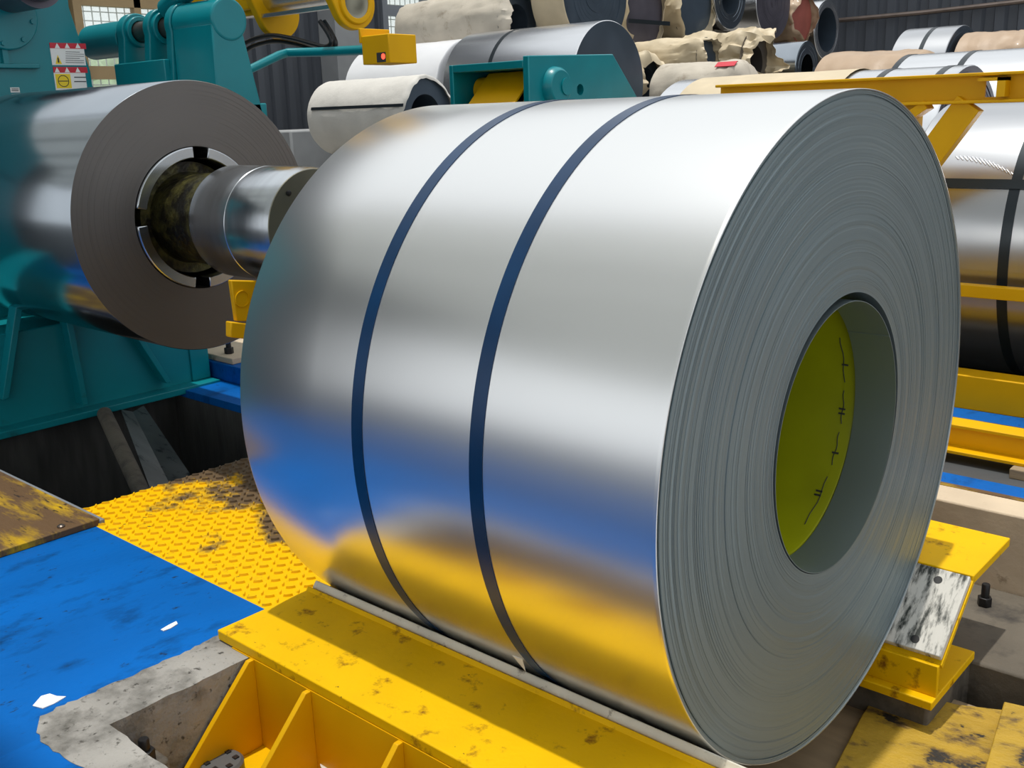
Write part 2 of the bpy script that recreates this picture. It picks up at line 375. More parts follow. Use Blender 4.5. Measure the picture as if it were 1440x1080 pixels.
MB().box(WX+.04, WX+.34, pl.y-.2, pl.y+.22, 0, 6).build('wall_pillar', 'pillar', kind='structure', label='pale grey steel column on the clad wall')
# bushes outside the windows
for i, (y, z, s) in enumerate([(2.4, .3, 1.0), (5.4, .2, 1.1), (8.6, .2, 1.1)]):
    mb = MB(); bm = bmesh.new(); bmesh.ops.create_icosphere(bm, subdivisions=4, radius=s)
    vs = [v.co*(1+.25*fbm(v.co+Vector((i*5, 0, 0)), 2.2)) + Vector((WX-3.5, y, z+s*.8)) for v in bm.verts]
    for v in bm.verts: v.index = v.index
    mb.add(vs, [[v.index for v in f.verts] for f in bm.faces]); bm.free()
    mb.build('bush', 'leaf', label=['pale green bush outside the ochre framed window behind the stickers', 'pale green bush outside the wall behind the pivot sleeve', 'pale green bush outside the grey framed window'][i], cat='bush', group='bushes outside the windows')
cw = [ony(1176, 29, 16.3), ony(1446, 1, 16.3)]
MB().tube([cw[0], cw[0].lerp(cw[1], .5)-Vector((0, 0, .015)), cw[1]], .04, 8).build('conduit_pipe', 'brownsteel', label='thin dark conduit running along the corrugated back wall', cat='pipe')
# added translucent roof bay, out of view, shading the camera-side floor; with purlins
mb = MB(); yy = -14.0; vs = []; fs = []; n = 0
while yy < -1.6:
    for (t, d) in ((0, 0), (.1, .04), (.2, .04), (.3, 0)):
        vs += [(-12, yy+t, 6.2+d), (12, yy+t, 6.2+d)]; n += 1
    yy += .4
fs = [(2*i, 2*i+1, 2*i+3, 2*i+2) for i in range(n-1)]
mb.add(vs, fs); st('shade_roof', mb, 'roof', smooth=10, label='added translucent roof sheeting, out of view, shading the floor')
for i, y in enumerate((-1.42, -3.6, -5.5, -7.4, -9.3, -11.2, -13.1)):
    MB().box(-12, 12, y-.05, y+.05, 6.0, 6.19).build('trim_%d' % (i+3), 'frame_grey', kind='structure', label='grey purlin of the added shade roof')
# low concrete block by the wall
p = onx(420, 185, -7.5); q = onx(470, 195, -7.5)
MB().box(-8.2, -7.5, p.y-.1, q.y+.6, 0, onx(420, 183, -7.5).z).build('concrete_block', 'pillar', bevel=.02, label='grey concrete block standing below the corrugated wall', cat='block')

# ================================================================== MAIN COIL
R0, RB, LN = .72, .308, 1.184
coil = thing('steel_coil', 'large galvanised steel coil with two blue straps resting on the yellow saddle', 'steel coil', (-LN/2, 0, ZC-R0))
prof = [(-LN, R0-.004), (-LN+.002, R0-.001), (-LN+.005, R0), (-.9, R0), (-.6, R0), (-.3, R0), (-.005, R0), (0.003, R0-.0004), (0.0035, R0-.001), (0.0035, R0-.0028), (-.003, R0-.0035)]
MB().lathe(prof, 0, ZC, 200).build('outer_wrap', 'galv', coil, smooth=50)
MB().lathe([(-LN, R0-.004), (-LN, RB)], 0, ZC, 120).build('rear_face', 'edge', coil)
# near face: real rings, each wrap bundle standing a little proud or back
pr = [(-.003, R0-.0035)]
r = R0-.0035; random.seed(11); x = -.002
while r > RB+.002:
    d = random.choice((.0012, .0016, .002, .003, .004))
    x = max(-.0012, min(.0006, x*.6 + random.uniform(-.0005, .0005)))
    if r > .705: x = random.choice((-.004, .0008, -.0005))
    pr.append((x, r)); r -= d; pr.append((x+random.uniform(-.0003, .0003), max(r, RB)))
pr.append((-.002, RB))
MB().lathe(pr, 0, ZC, 180).build('end_face', 'edge', coil, smooth=25)
MB().lathe([(-.002, RB), (-LN, RB)], 0, ZC, 120).build('bore_wall', 'edge', coil)
MB().lathe([(-.104, RB-.007), (-.1, RB-.005), (-.1, RB-.0005), (-.1, RB-.0005), (-LN+.01, RB-.0005), (-LN+.01, RB-.007)], 0, ZC, 120, closed=True).build('core_sleeve', 'green', coil, label='lime green sleeve inside the bore')
mb = MB(); mb.lathe([(.001, RB-.0095), (-.098, RB-.0095), (-.098, RB-.011), (.001, RB-.011)], 0, ZC-.0085, 120, closed=True)
iw = mb.build('inner_wrap', 'edge', coil, label='loose inner turn of the sheet')
a = math.radians(52); rr = RB-.0112
MB().box(-.098, .0012, rr*math.sin(a)-.0012, rr*math.sin(a)+.001, ZC-.0085+rr*math.cos(a)-.0012, ZC-.0085+rr*math.cos(a)+.001).build('seam', 'edge', iw)
# hand-written marks on the sleeve
mb = MB()
for (ang, xx, n) in ((97, -.125, 2), (118, -.122, 1), (75, -.12, 1), (138, -.13, 2)):
    for k in range(n):
        a = math.radians(ang+k*2.2); q = RB-.0078
        MB().box(xx-.012, xx+.004, q*math.sin(a)-.0015, q*math.sin(a)+.0015, ZC+q*math.cos(a)-.002, ZC+q*math.cos(a)+.002).build('marker_mark', 'ink', coil)
for k, xs in enumerate((-.752, -.405)):
    s_ = MB().lathe([(xs-.017, R0+.0002), (xs-.017, R0+.0016), (xs+.017, R0+.0016), (xs+.017, R0+.0002)], 0, ZC, 200, closed=True).build('strap', 'strap', coil, smooth=30, label='blue steel strap')
for (a0, a1) in ((60, 84), (88, 104), (108, 124), (130, 158)):      # broken marker line round the sleeve
    pts = []
    for k in range(9):
        a = math.radians(a0+(a1-a0)*k/8); q = RB-.0073; pts.append(Vector((-.128-.002*math.sin(k*1.3), q*math.sin(a), ZC+q*math.cos(a))))
    MB().tube(pts, .0011, 5).build('marker_line', 'ink', coil)
# little white tag under the second strap
yt, zt = -.575, .10
n_ = Vector((0, yt, zt-ZC)).normalized(); tdir = Vector((0, n_.z, -n_.y)); c_ = Vector((-.43, 0, ZC))+n_*(R0+.003)
if tdir.z > 0: tdir = -tdir
ex = Vector((1, 0, 0))
vs = [c_-ex*.014-tdir*.014+n_*.004, c_+ex*.016-tdir*.018+n_*.004, c_+ex*.004+tdir*.03+n_*.012]
mb = MB(); mb.add(vs+[v+n_*.0012 for v in vs], [(2, 1, 0), (3, 4, 5), (0, 1, 4, 3), (1, 2, 5, 4), (2, 0, 3, 5)])
mb.build('tag', 'white', coil, label='small white paper tag')

# ================================================================== SADDLE
XA, XB = -1.18, .14
def saddle(sg, label, rear):
    o = thing('coil_saddle', label, 'saddle', (-.52, sg*.6, -.25))
    def yb(y0, y1): return (min(sg*y0, sg*y1), max(sg*y0, sg*y1))
    y0, y1 = yb(.545 if rear else .558, .85)
    MB().box(XA, XB, y0, y1, .004, .03).build('top_plate', 'yellow', o, bevel=.003)
    # sloped seat plate tangent to the coil, and the pad on it
    nv = Vector((0, sg*.628, -.78)); nv.normalize(); tv = Vector((0, sg*.78, .628)).normalized(); ex = Vector((1, 0, 0))
    c0 = Vector(((XA+XB)/2, 0, ZC)) + nv*(R0+.0005)
    up_ext, dn_ext = (.102 if rear else .128), .135
    mid = c0 + tv*((up_ext-dn_ext)/2)
    pad = MB().obox(mid+nv*.011, ex, tv, nv, (XB-XA)/2-.004, (up_ext+dn_ext)/2, .011).build('pad', 'pad' if rear else 'cream', o, bevel=.003,
          label='scuffed black and white pad' if rear else 'cream wear pad')
    MB().obox(mid+nv*.030, ex, tv, nv, (XB-XA)/2, (up_ext+dn_ext)/2+.012, .008).build('seat_plate', 'yellow', o, bevel=.002)
    for i in range(6):
        xx = XB-.075-i*.24
        for s2 in (-1, 1):
            pc = mid + ex*(xx-mid.x) + tv*(s2*(.085 if s2 > 0 else .092))
            q = [pc-nv*.001 + ex*(.011*math.cos(t*PI/6)) + tv*(.011*math.sin(t*PI/6)) for t in range(12)]
            bo = MB(); bo.add(q+[v+nv*.004 for v in q], [tuple(range(12)), tuple(range(23, 11, -1))]+[(t, (t+1) % 12, 12+(t+1) % 12, 12+t) for t in range(12)])
            so = bo.build('screw', 'black', pad)
    yi0, yi1 = yb(.338, .353)
    MB().box(XA, XB-.004, yi0, yi1, -.226, -.14).build('inner_web', 'yellow', o, bevel=.002)
    f0, f1 = yb(.31, 1.10 if not rear else .63)
    MB().box(XA+.02, XB-.003, f0, f1, -.25, -.226).build('base_flange', 'yellow', o, bevel=.003)
    if not rear:
        w0, w1 = yb(.838, .852)
        MB().box(XA+.06, XB, w0, w1, -.226, .004).build('outer_web', 'yellow_clean', o)
        for xx in (-1.035, -.82, -.52, -.22, .07):
            MB().prism([(-.852, .004), (-.866, .004), (-1.085, -.216), (-1.085, -.226), (-.852, -.226)], 'x', xx-.007, xx+.007).build('gusset', 'yellow_clean', o, bevel=.0015)
    else:
        for xx in (-1.0, -.6, -.25):
            MB().prism([(.55, .004), (.85, .004), (.64, -.226), (.353, -.226), (.353, -.16)], 'x', xx-.007, xx+.007).build('gusset', 'yellow_clean', o, bevel=.0015)
    return o
saddle(-1, 'yellow steel saddle with triangular gussets under the side of the coil', False)
saddle(1, 'yellow steel saddle with a scuffed black and white pad behind the coil', True)

# anchor bolts
def anchor(p, label, s=1., zt=.075):
    o = thing('anchor_bolt', label, 'bolt', tuple(p))
    mb = MB(); hexp = [(p.x+.021*s*math.cos(k*PI/3), p.y+.021*s*math.sin(k*PI/3)) for k in range(6)]
    mb.prism(hexp, 'z', p.z, p.z+.028*s); mb.build('nut', 'black', o, bevel=.002)
    MB().lathe([(p.z+.027*s, .0001), (p.z+.027*s, .012*s), (p.z+zt*s-.003, .012*s), (p.z+zt*s, .010*s), (p.z+zt*s, .0001)], p.y, 0, 14, axis='z', cx=p.x).build('stud', 'black', o)
    return o
anchor(onz(1384, 851, -.25), 'black anchor bolt standing in dirty concrete behind the scuffed pad', 1.0, .07)
anchor(Vector((-1.022, -1.145, -.105)), 'black anchor bolt standing in the pit corner by the concrete curb', 1.0, .055)

# rubble under the rear saddle plate
for i, (px, py, sz) in enumerate([(1385, 772, .05), (1408, 790, .035), (1424, 776, .03), (1432, 760, .04)]):
    q = onz(px, py, -.25); bm = bmesh.new(); bmesh.ops.create_icosphere(bm, subdivisions=3, radius=sz)
    vs = [Vector((v.co.x*1.3, v.co.y, v.co.z*.7))*(1+.35*fbm(v.co+Vector((i*4, 0, 0)), 18)) + Vector((q.x, q.y, -.25+sz*.55)) for v in bm.verts]
    mb = MB().add(vs, [[v.index for v in f.verts] for f in bm.faces]); bm.free()
    mb.build('rubble_stone', 'redrock' if i == 0 else 'concrete_dirty', smooth=20, cat='stone', group='rubble under the saddle plate',
             label=['reddish brown lump of rubble under the rear saddle plate', 'flat grey rubble stone beside the anchor bolt', 'small grey rubble stone beside the reddish lump', 'grey rubble stone against the cream concrete edge'][i])
# things lying between the gussets
def grey_cap(p):
    o = thing('grey_lid', 'round dark grey plastic lid with slots lying between yellow gussets', 'lid', tuple(p))
    MB().lathe([(p.z, .0001), (p.z, .05), (p.z+.03, .05), (p.z+.036, .044), (p.z+.036, .0001)], p.y, 0, 28, axis='z', cx=p.x).build('body', 'greycan', o)
    for k in range(6):
        a = k*PI/3; MB().box(p.x+.032*math.cos(a)-.006, p.x+.032*math.cos(a)+.006, p.y+.032*math.sin(a)-.006, p.y+.032*math.sin(a)+.006, p.z+.034, p.z+.039).build('rib', 'rubber', o)
q = onz(312, 1075, -.2); grey_cap(Vector((q.x, q.y, -.226)))
q = onz(478, 1078, -.19); z0 = -.226
o = thing('tape_roll', 'roll of clear packing tape lying on its side between yellow gussets', 'tape roll', (q.x, q.y, z0))
MB().lathe([(z0, .026), (z0, .043), (z0+.05, .043), (z0+.05, .026)], q.y, 0, 32, closed=True, axis='z', cx=q.x).build('tape', 'cloth', o)
MB().lathe([(z0-.0, .023), (z0-.0, .0262), (z0+.051, .0262), (z0+.051, .023)], q.y, 0, 32, closed=True, axis='z', cx=q.x).build('cardboard_core', 'tapebrown', o)
q = onz(512, 1050, -.21)
o = thing('pliers', 'small red handled pliers lying behind the tape roll', 'pliers', (q.x, q.y, -.226))
MB().tube([(q.x, q.y, -.215), (q.x+.03, q.y+.01, -.213), (q.x+.07, q.y+.005, -.214)], .007, 8).build('handle', 'red', o)
MB().tube([(q.x, q.y-.02, -.215), (q.x+.03, q.y-.004, -.213), (q.x+.07, q.y+.002, -.214)], .007, 8).build('handle', 'red', o)
MB().box(q.x+.068, q.x+.11, q.y-.008, q.y+.014, -.222, -.208).build('jaw', 'black', o, bevel=.003)

# ================================================================== FLOOR PLATES
o = thing('checker_plate', 'yellow checker plate with dark oil stains set in the floor beside the coil', 'floor plate', (-1.75, 0, -.02))
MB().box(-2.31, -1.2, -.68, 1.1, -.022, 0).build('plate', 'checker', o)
mb = MB(); pt = .034; ii = 0
x = -2.295
while x < -1.215:
    jj = 0; y = -.665
    while y < .75:
        a = PI/4+.12 if (ii+jj) % 2 else -PI/4+.12
        ca, sa = math.cos(a), math.sin(a); l, wd, h = .0135, .0036, .007
        tip = [(-l, 0), (-l*.5, -wd), (l*.5, -wd), (l, 0), (l*.5, wd), (-l*.5, wd)]
        base = [(x+u*ca-v*sa, y+u*sa+v*ca, -.0002) for u, v in tip]
        top = [(x+(u*.85)*ca-(v*.6)*sa, y+(u*.85)*sa+(v*.6)*ca, h) for u, v in tip]
        mb.add(base+top, [(6, 7, 8, 9, 10, 11)]+[(k, (k+1) % 6, 6+(k+1) % 6, 6+k) for k in range(6)])
        y += pt; jj += 1
    x += pt; ii += 1
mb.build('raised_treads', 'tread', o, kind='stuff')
# worn cover plate over the uncoiler pit
o = thing('cover_plate', 'worn brown and yellow cover plate lying on the blue floor beside the pit', 'cover plate', (-2.9, -1.2, 0))
MB().box(-3.38, -2.13, -1.12, -.665, 0.0, .022).build('plate', 'yellow_worn', o, bevel=.003)
MB().box(-3.38, -2.125, -.668, -.652, 0.0, .018).build('edge_angle', 'frame_grey', o, bevel=.002)
q = onz(86, 741, .022)
MB().lathe([(.022, .012), (.026, .012), (.03, .007), (.03, .0001)], q.y, 0, 12, axis='z', cx=q.x).build('bolt_head', 'brownsteel', o)
# paper / paint scraps on the blue floor
def scrap(pts, z, label):
    P_ = [onz(px, py, z) for px, py in pts]; n = len(P_)
    mb = MB(); mb.add(P_+[p+Vector((0, 0, .0015+.001*(i % 2))) for i, p in enumerate(P_)], [tuple(range(n-1, -1, -1)), tuple(range(n, 2*n))]+[(i, (i+1) % n, n+(i+1) % n, n+i) for i in range(n)])
    mb.build('paper_scrap', 'white', label=label, cat='scrap')
scrap([(46, 993), (58, 980), (70, 976), (80, 980), (93, 980), (82, 987), (76, 990), (60, 997)], .0005, 'larger white paper scrap lying on the blue floor')
scrap([(226, 886), (237, 880), (248, 874), (250, 878), (240, 884), (230, 888)], .0005, 'thin sliver of white paper lying on the blue floor near the curb')

# boards and debris at the bottom right, in the channel
def board(pts, z, th, m, label, name='board'):
    P_ = [onz(px, py, z) for px, py in pts]
    mb = MB(); mb.prism([(p.x, p.y) for p in P_], 'z', z-th, z); return mb.build(name, m, bevel=.003, label=label, cat='board')
board([(1212, 1005), (1165, 1095), (1400, 1120), (1470, 1046), (1455, 1003), (1345, 990), (1240, 962)], -.315, .02, 'osb', 'stained yellow strand board lying below the coil with black oil blotches')
board([(1382, 1092), (1412, 986), (1490, 1004), (1480, 1110)], -.275, .02, 'osb', 'worn yellow plate propped over the strand board in the channel')
MB().box(-.2, 1.0, -.1, .55, -.55, -.336).build('timber_sleeper', 'wood', bevel=.01, label='dark timber sleeper under the strand board', cat='timber')

# ================================================================== UNCOILER: coil on the mandrel
ZM, XF = .89, -2.44
c2 = thing('steel_coil', 'dark steel coil mounted on the uncoiler mandrel', 'steel coil', (-3.07, 0, ZM-.48))
MB().lathe([(-3.7, .254), (-3.7, .478), (-3.698, .48), (XF-.003, .48), (XF, .478)], 0, ZM, 140).build('outer_wrap', 'galv_dark', c2)
pr = []; r = .478; random.seed(5); x = 0
while r > .256:
    x = max(-.0008, min(.0006, x*.5+random.uniform(-.0005, .0005))); pr.append((XF+x, r)); r -= random.choice((.002, .003, .005, .008)); pr.append((XF+x, max(r, .254)))
MB().lathe(pr, 0, ZM, 140).build('end_face', 'edge_dark', c2, smooth=25)
MB().lathe([(XF-.001, .2545), (-3.7, .2545)], 0, ZM, 100).build('bore_wall', 'edge_dark', c2)
md = thing('uncoiler_mandrel', 'polished steel expanding mandrel shaft projecting from the dark coil', 'mandrel', (-2.6, 0, ZM-.25))
for k in range(4):      # expanding segments with gaps
    a0 = k*90+7+6; a1 = (k+1)*90-7+6; n = 20
    po = [(.252*math.sin(math.radians(a0+(a1-a0)*i/n)), ZM+.252*math.cos(math.radians(a0+(a1-a0)*i/n))) for i in range(n+1)]
    pi_ = [(.213*math.sin(math.radians(a1-(a1-a0)*i/n)), ZM+.213*math.cos(math.radians(a1-(a1-a0)*i/n))) for i in range(n+1)]
    MB().prism(po+pi_, 'x', -3.6, XF+.012).build('segment', 'shaft', md, bevel=.004)
MB().lathe([(-3.8, .0001), (-3.8, .2), (-2.5, .2), (-2.5, .165), (-2.42, .158), (-2.36, .162), (-2.24, .165), (-2.205, .17), (-2.205, .0001)], 0, ZM, 60).build('greased_core', 'grease', md)
MB().lathe([(-2.21, .165), (-2.21, .187), (-2.2, .19), (-2.0, .19), (-1.998, .1885), (-1.994, .1885), (-1.992, .19), (-1.79, .19), (-1.77, .184)], 0, ZM, 80).build('shaft', 'shaft', md)
MB().lathe([(-1.77, .184), (-1.768, .182), (-1.768, .07), (-1.775, .069), (-1.775, .0001)], 0, ZM, 60).build('shaft_end', 'shaft_face', md)
for k in range(6):
    a = k*PI/3+.35; y_, z_ = .15*math.sin(a), ZM+.15*math.cos(a)
    MB().lathe([(-1.764, .0001), (-1.764, .007), (-1.765, .009), (-1.769, .009)], y_, z_, 12).build('screw', 'black', md)
# outboard support below the shaft end
sp = thing('outboard_support', 'yellow steel support arm under the end of the mandrel shaft', 'support', (-1.95, .1, 0))
Xs = -1.86
P_ = [onx(*q, Xs) for q in [(325, 394), (400, 396), (400, 452), (333, 452)]]
MB().prism([(p.y, p.z) for p in P_], 'x', Xs-.02, Xs).build('cradle_plate', 'yellow_clean', sp, bevel=.004)
pc = onx(340, 420, Xs)
MB().lathe([(Xs-.002, .026), (Xs+.006, .026), (Xs+.006, .0235), (Xs+.001, .023), (Xs+.001, .0001)], pc.y, pc.z, 28).build('boss', 'yellow_clean', sp)
P_ = [onx(*q, Xs) for q in [(322, 452), (400, 460), (400, 482), (322, 474)]]
MB().prism([(p.y, p.z) for p in P_], 'x', Xs-.02, Xs+.012).build('flange', 'yellow_clean', sp, bevel=.004)
p = onx(340, 480, Xs); p2 = onx(398, 480, Xs)
MB().box(Xs-.02, Xs, p.y+.02, p2.y, 0.0, p.z+.02).build('post', 'yellow_clean', sp, bevel=.004)

# uncoiler housing
hs = thing('uncoiler', 'teal uncoiler machine with warning stickers and hinged bracket around the dark coil', 'machine', (-4.2, -.3, 0))
XH = -3.9
q = lambda px, py: (onx(px, py, XH).y, onx(px, py, XH).z)
MB().prism([(-1.5, 0), (.62, 0), (.50, 1.2), q(131, 120), q(128, 100), q(98, 10), q(90, -60), (-1.5, 2.1)], 'x', -4.6, XH).build('body', 'teal', hs, bevel=.01)
lz = q(30, 90)[1]
MB().prism([(-1.5, lz-.02), (q(52, 90)[0], lz-.02), (q(52, 90)[0], lz), (-1.5, lz)], 'x', XH, XH+.03).build('ledge', 'teal', hs, bevel=.004)
cy, cz = q(8, 22); fl = MB().lathe([(XH-.01, .145), (XH+.03, .145), (XH+.035, .14), (XH+.035, .0001)], cy-.02, cz, 48).build('bearing_flange', 'teal', hs)
for k in range(8):
    a = k*PI/4+.2; MB().lathe([(XH+.034, .011), (XH+.044, .011), (XH+.044, .0001)], cy-.02+.12*math.sin(a), cz+.12*math.cos(a), 6).build('bolt', 'teal', fl)
yy = q(4, 70)[0]
MB().box(XH, XH+.02, yy-.012, yy+.012, lz, cz-.13).build('rib', 'teal', hs)
# dark roll journal at the top
MB().lathe([(XH+.02, .11), (XH+.3, .115), (XH+.3, .09), (XH+.42, .09), (XH+.42, .0001)], q(8, -12)[0], q(8, -12)[1]+.02, 40).build('roll_journal', 'plumface', hs)
# warning stickers
def sticker(px0, py0, px1, py1, m, d=.0015):
    a_ = onx(px0, py0, XH); b_ = onx(px1, py1, XH)
    return MB().prism([(a_.y, a_.z), (b_.y, a_.z), (b_.y, b_.z), (a_.y, b_.z)], 'x', XH, XH+d)
s1 = sticker(69, 60, 121, 92, 'white').build('warning_sticker', 'white', hs, label='white warning sticker with red header')
sticker(69, 60, 121, 69, 'red', .0022).build('red_header', 'red', s1)
s2 = sticker(74, 94, 123, 128, 'white').build('warning_sticker', 'white', hs, label='white and yellow warning sticker with red header')
sticker(74, 94, 123, 102.5, 'red', .0022).build('red_header', 'red', s2)
for (x0, y0, x1, y1) in ((76, 77, 87, 90),):
    a_ = onx(x0, y0, XH); b_ = onx(x1, y1, XH)
    MB().prism([(a_.y, b_.z), (b_.y, b_.z), ((a_.y+b_.y)/2, a_.z)], 'x', XH, XH+.0024).build('hazard_triangle', 'signyel', s1)
    MB().prism([((a_.y+b_.y)/2-.004, b_.z+.006), ((a_.y+b_.y)/2+.004, b_.z+.006), ((a_.y+b_.y)/2+.003, a_.z-.012), ((a_.y+b_.y)/2-.003, a_.z-.012)], 'x', XH, XH+.003).build('hazard_mark', 'ink', s1)
sticker(77, 104, 101, 124, 'signyel', .0022).build('yellow_panel', 'signyel', s2)
a_ = onx(89, 114, XH)
MB().lathe([(XH+.002, .026), (XH+.003, .026), (XH+.003, .023), (XH+.002, .023)], a_.y, a_.z, 28, closed=True).build('prohibition_ring', 'ink', s2)
MB().box(XH+.002, XH+.003, a_.y-.024, a_.y+.024, a_.z-.0018, a_.z+.0018).build('prohibition_bar', 'ink', s2)
for k in range(6): sticker(92, 72.5+k*3, 118 if k % 3 else 112, 73.6+k*3, 'ink', .0022).build('text_line', 'ink', s1)
for k in range(2): sticker(104, 108+k*6, 121, 109.4+k*6, 'ink', .0022).build('text_line', 'ink', s2)
for hx in (80, 94, 109):
    for s_, py in ((s1, 64.5), (s2, 98.5)):
        a_ = onx(hx, py, XH); MB().prism([(a_.y-.012, a_.z-.01), (a_.y+.012, a_.z-.01), (a_.y, a_.z+.012)], 'x', XH, XH+.0028).build('header_symbol', 'white', s_)
s3 = sticker(14, 123, 28, 130, 'white').build('type_label', 'white', hs, label='small white label')
for k in range(2): sticker(16, 124.6+k*2.4, 26, 125.6+k*2.4, 'ink', .0022).build('text_line', 'ink', s3)

# teal base under the coil
XS = -3.46
q = lambda px, py: (onx(px, py, XS).y, onx(px, py, XS).z)
bs = MB().box(-3.9, XS-.03, -1.5, .54, 0, .40).build('base', 'teal_dark', hs, bevel=.006, label='teal base with welded ribs')
MB().box(-3.9, XS+.06, -1.5, .60, -.018, .012).build('foot_flange', 'teal_dark', bs, bevel=.003)
for (pa, pb) in (((28, 425), (4, 560)), ((93, 452), (116, 568)), ((187, 476), (233, 537))):
    A, B = q(*pa), q(*pb); wd = .014
    MB().prism([(A[0]-wd, A[1]+.04), (A[0]+wd, A[1]+.04), (B[0]+wd, max(B[1], .01)), (B[0]-wd, max(B[1], .01))], 'x', XS-.04, XS+.03).build('rib', 'teal_dark', bs, bevel=.003)
MB().box(-3.9, XS-.02, .50, .60, .012, .42).build('end_plate', 'teal', bs, bevel=.004)
# raised blue block with foot plate and bolts
bb = MB().box(-3.88, -3.17, .62, 1.09, .0, .085).build('mounting_block', 'blue', bevel=.004, label='blue painted mounting block on the floor beside the uncoiler base', cat='block')
ft = hs
MB().box(-3.86, -3.34, .64, 1.0, .085, .115).build('foot_plate', 'concrete_cream', ft, bevel=.004)
MB().box(-3.86, -3.74, .64, .68, .115, .5).build('upright', 'teal', ft, bevel=.004)
p = onz(291, 504, .115)
anchor(Vector((p.x, min(max(p.y, .7), .96), .115)), 'black anchor bolt on the teal machine foot', 1.1, .1)
p = onz(325, 508, .085)
anchor(Vector((-3.24, .86, .085)), 'black anchor bolt on the blue mounting block', 1.0, .06)
# chute in the pit
pa, pb_ = onx(147, 582, -3.36), onx(208, 712, -2.42)
MB().tube([pa, pb_], .032, 14).build('guide_pipe', 'concrete_dirty', label='grey slanting pipe inside the dark uncoiler pit', cat='pipe')
k_ = [onx(170, 576, -3.36), onx(202, 570, -3.36), onx(290, 700, -2.42), onx(222, 716, -2.42)]
mid_t = (k_[0]+k_[1])/2-Vector((0, 0, .02)); mid_b = (k_[2]+k_[3])/2-Vector((0, 0, .03))
V_ = [k_[0], mid_t, k_[1], k_[3], mid_b, k_[2]]
MB().add(V_+[v-Vector((0, 0, .012)) for v in V_], [(0, 1, 4, 3), (1, 2, 5, 4), (9, 10, 7, 6), (10, 11, 8, 7), (0, 3, 9, 6), (2, 8, 11, 5), (0, 6, 7, 1), (1, 7, 8, 2), (3, 4, 10, 9), (4, 5, 11, 10)]).build('scrap_chute', 'chute', label='dull grey sheet metal chute slanting into the uncoiler pit', cat='chute')

# ================================================================== ARM, BRACKETS, ROLLER ABOVE THE DARK COIL
YB = .72
ab = hs
def pb(px, py): v = ony(px, py, YB); return v
sh0 = pb(150, 52); sh1 = pb(330, 22); zc = (sh0.z+sh1.z)/2
zS = zc-.005
x4s = pb(322, 30).x-.01
MB().lathe([(-4.3, .0001), (-4.3, .047), (x4s, .047), (x4s, .0001)], YB, zS, 28).build('pivot_shaft', 'brownsteel', ab)
def lug(px, r0, th, name='lug', down=.36, wb=.12):
    X = pb(px, 40).x
    pl = arc(YB, zS, r0, 200, -20, 18)
    MB().prism(pl+[(YB+wb, zS-down), (YB-wb, zS-down)], 'x', X-th/2, X+th/2).build(name, 'teal', ab, bevel=.006)
    MB().lathe([(X-th/2-.02, .05), (X-th/2-.02, r0*.82), (X+th/2+.025, r0*.82), (X+th/2+.025, .05)], YB, zS, 32, closed=True).build('hub_ring', 'teal', ab, bevel=.004)
    return X
x1 = lug(190, .088, .06); x2 = lug(228, .09, .05); x3 = lug(262, .1, .05)
x4 = pb(322, 30).x
MB().box(-4.4, x4, YB-.12, YB+.16, zS-.46, zS-.36).build('bracket_beam', 'teal', ab, bevel=.006)
MB().lathe([(x3+.03, .05), (x3+.03, .092), (x4, .092), (x4+.006, .086), (x4+.006, .0001)], YB, zS, 36).build('pivot_sleeve', 'teal', ab, bevel=.006)
MB().prism([(YB-.09, zS-.02), (YB+.06, zS-.02), (YB+.14, zS-.42), (YB-.10, zS-.42)], 'x', x3+.03, x4).build('sleeve_web', 'teal', ab, bevel=.006)
MB().lathe([(-4.45, .0001), (-4.45, .085), (x1-.05, .085), (x1-.05, .05)], YB, zS-.02, 32).build('rear_sleeve', 'teal', ab, bevel=.006)
za = pb(225, 88).z; zb_ = pb(225, 118).z
MB().box(x1, x3, YB-.135, YB-.105, zb_-.03, za).build('cross_plate', 'teal', ab, bevel=.004)
MB().box(-4.4, -3.9, YB-.15, YB+.2, 0, zS-.36).build('pedestal', 'teal', ab, bevel=.01)
# teal tie arm on top going up to the roller carriage
MB().tube([pb(236, 20)+Vector((0, 0, .02)), pb(262, -6)+Vector((0, 0, .02)), pb(300, -40)], .05, 16).build('upper_arm', 'teal', ab)

YR = 1.45
rl = thing('press_roller', 'yellow roller carriage with silver roller hanging above the dark coil', 'roller', (-3.0, YR, 1.6))
pR = ony(495, 4, YR); pL = ony(390, 22, YR)
def plate(X, cy, cz, r0, ang, ln, th, name, hole=None):
    ca, sa = math.cos(math.radians(ang)), math.sin(math.radians(ang))
    pl = []
    for i in range(25):
        a = math.radians(ang+90+180*i/24); pl.append((cy+r0*math.cos(a), cz+r0*math.sin(a)))
    pl += [(cy+ca*ln-sa*-r0*1.25, cz+sa*ln+ca*-r0*1.25), (cy+ca*ln-sa*r0*1.25, cz+sa*ln+ca*r0*1.25)]
    MB().prism(pl, 'x', X-th/2, X+th/2).build(name, 'yellow_clean', rl, bevel=.006)
zR = pR.z
plate(pR.x, YR, zR, .128, 115, .9, .05, 'side_plate')
MB().lathe([(pR.x+.02, .074), (pR.x+.04, .074), (pR.x+.04, .10), (pR.x+.02, .106)], YR, zR, 40, closed=True).build('bearing_ring', 'yellow_clean', rl, bevel=.004)
MB().lathe([(pR.x+.02, .074), (pR.x+.034, .074), (pR.x+.03, .056), (pR.x+.036, .03), (pR.x+.036, .0001)], YR, zR, 32).build('bearing', 'shaft_face', rl)
plate(pL.x, YR, zR, .128, 115, .9, .05, 'side_plate')
MB().lathe([(pL.x-.25, .0001), (pL.x-.25, .088), (pR.x-.03, .088), (pR.x-.03, .0001)], YR-.02, zR+.08, 36).build('roller', 'galv_bg', rl)
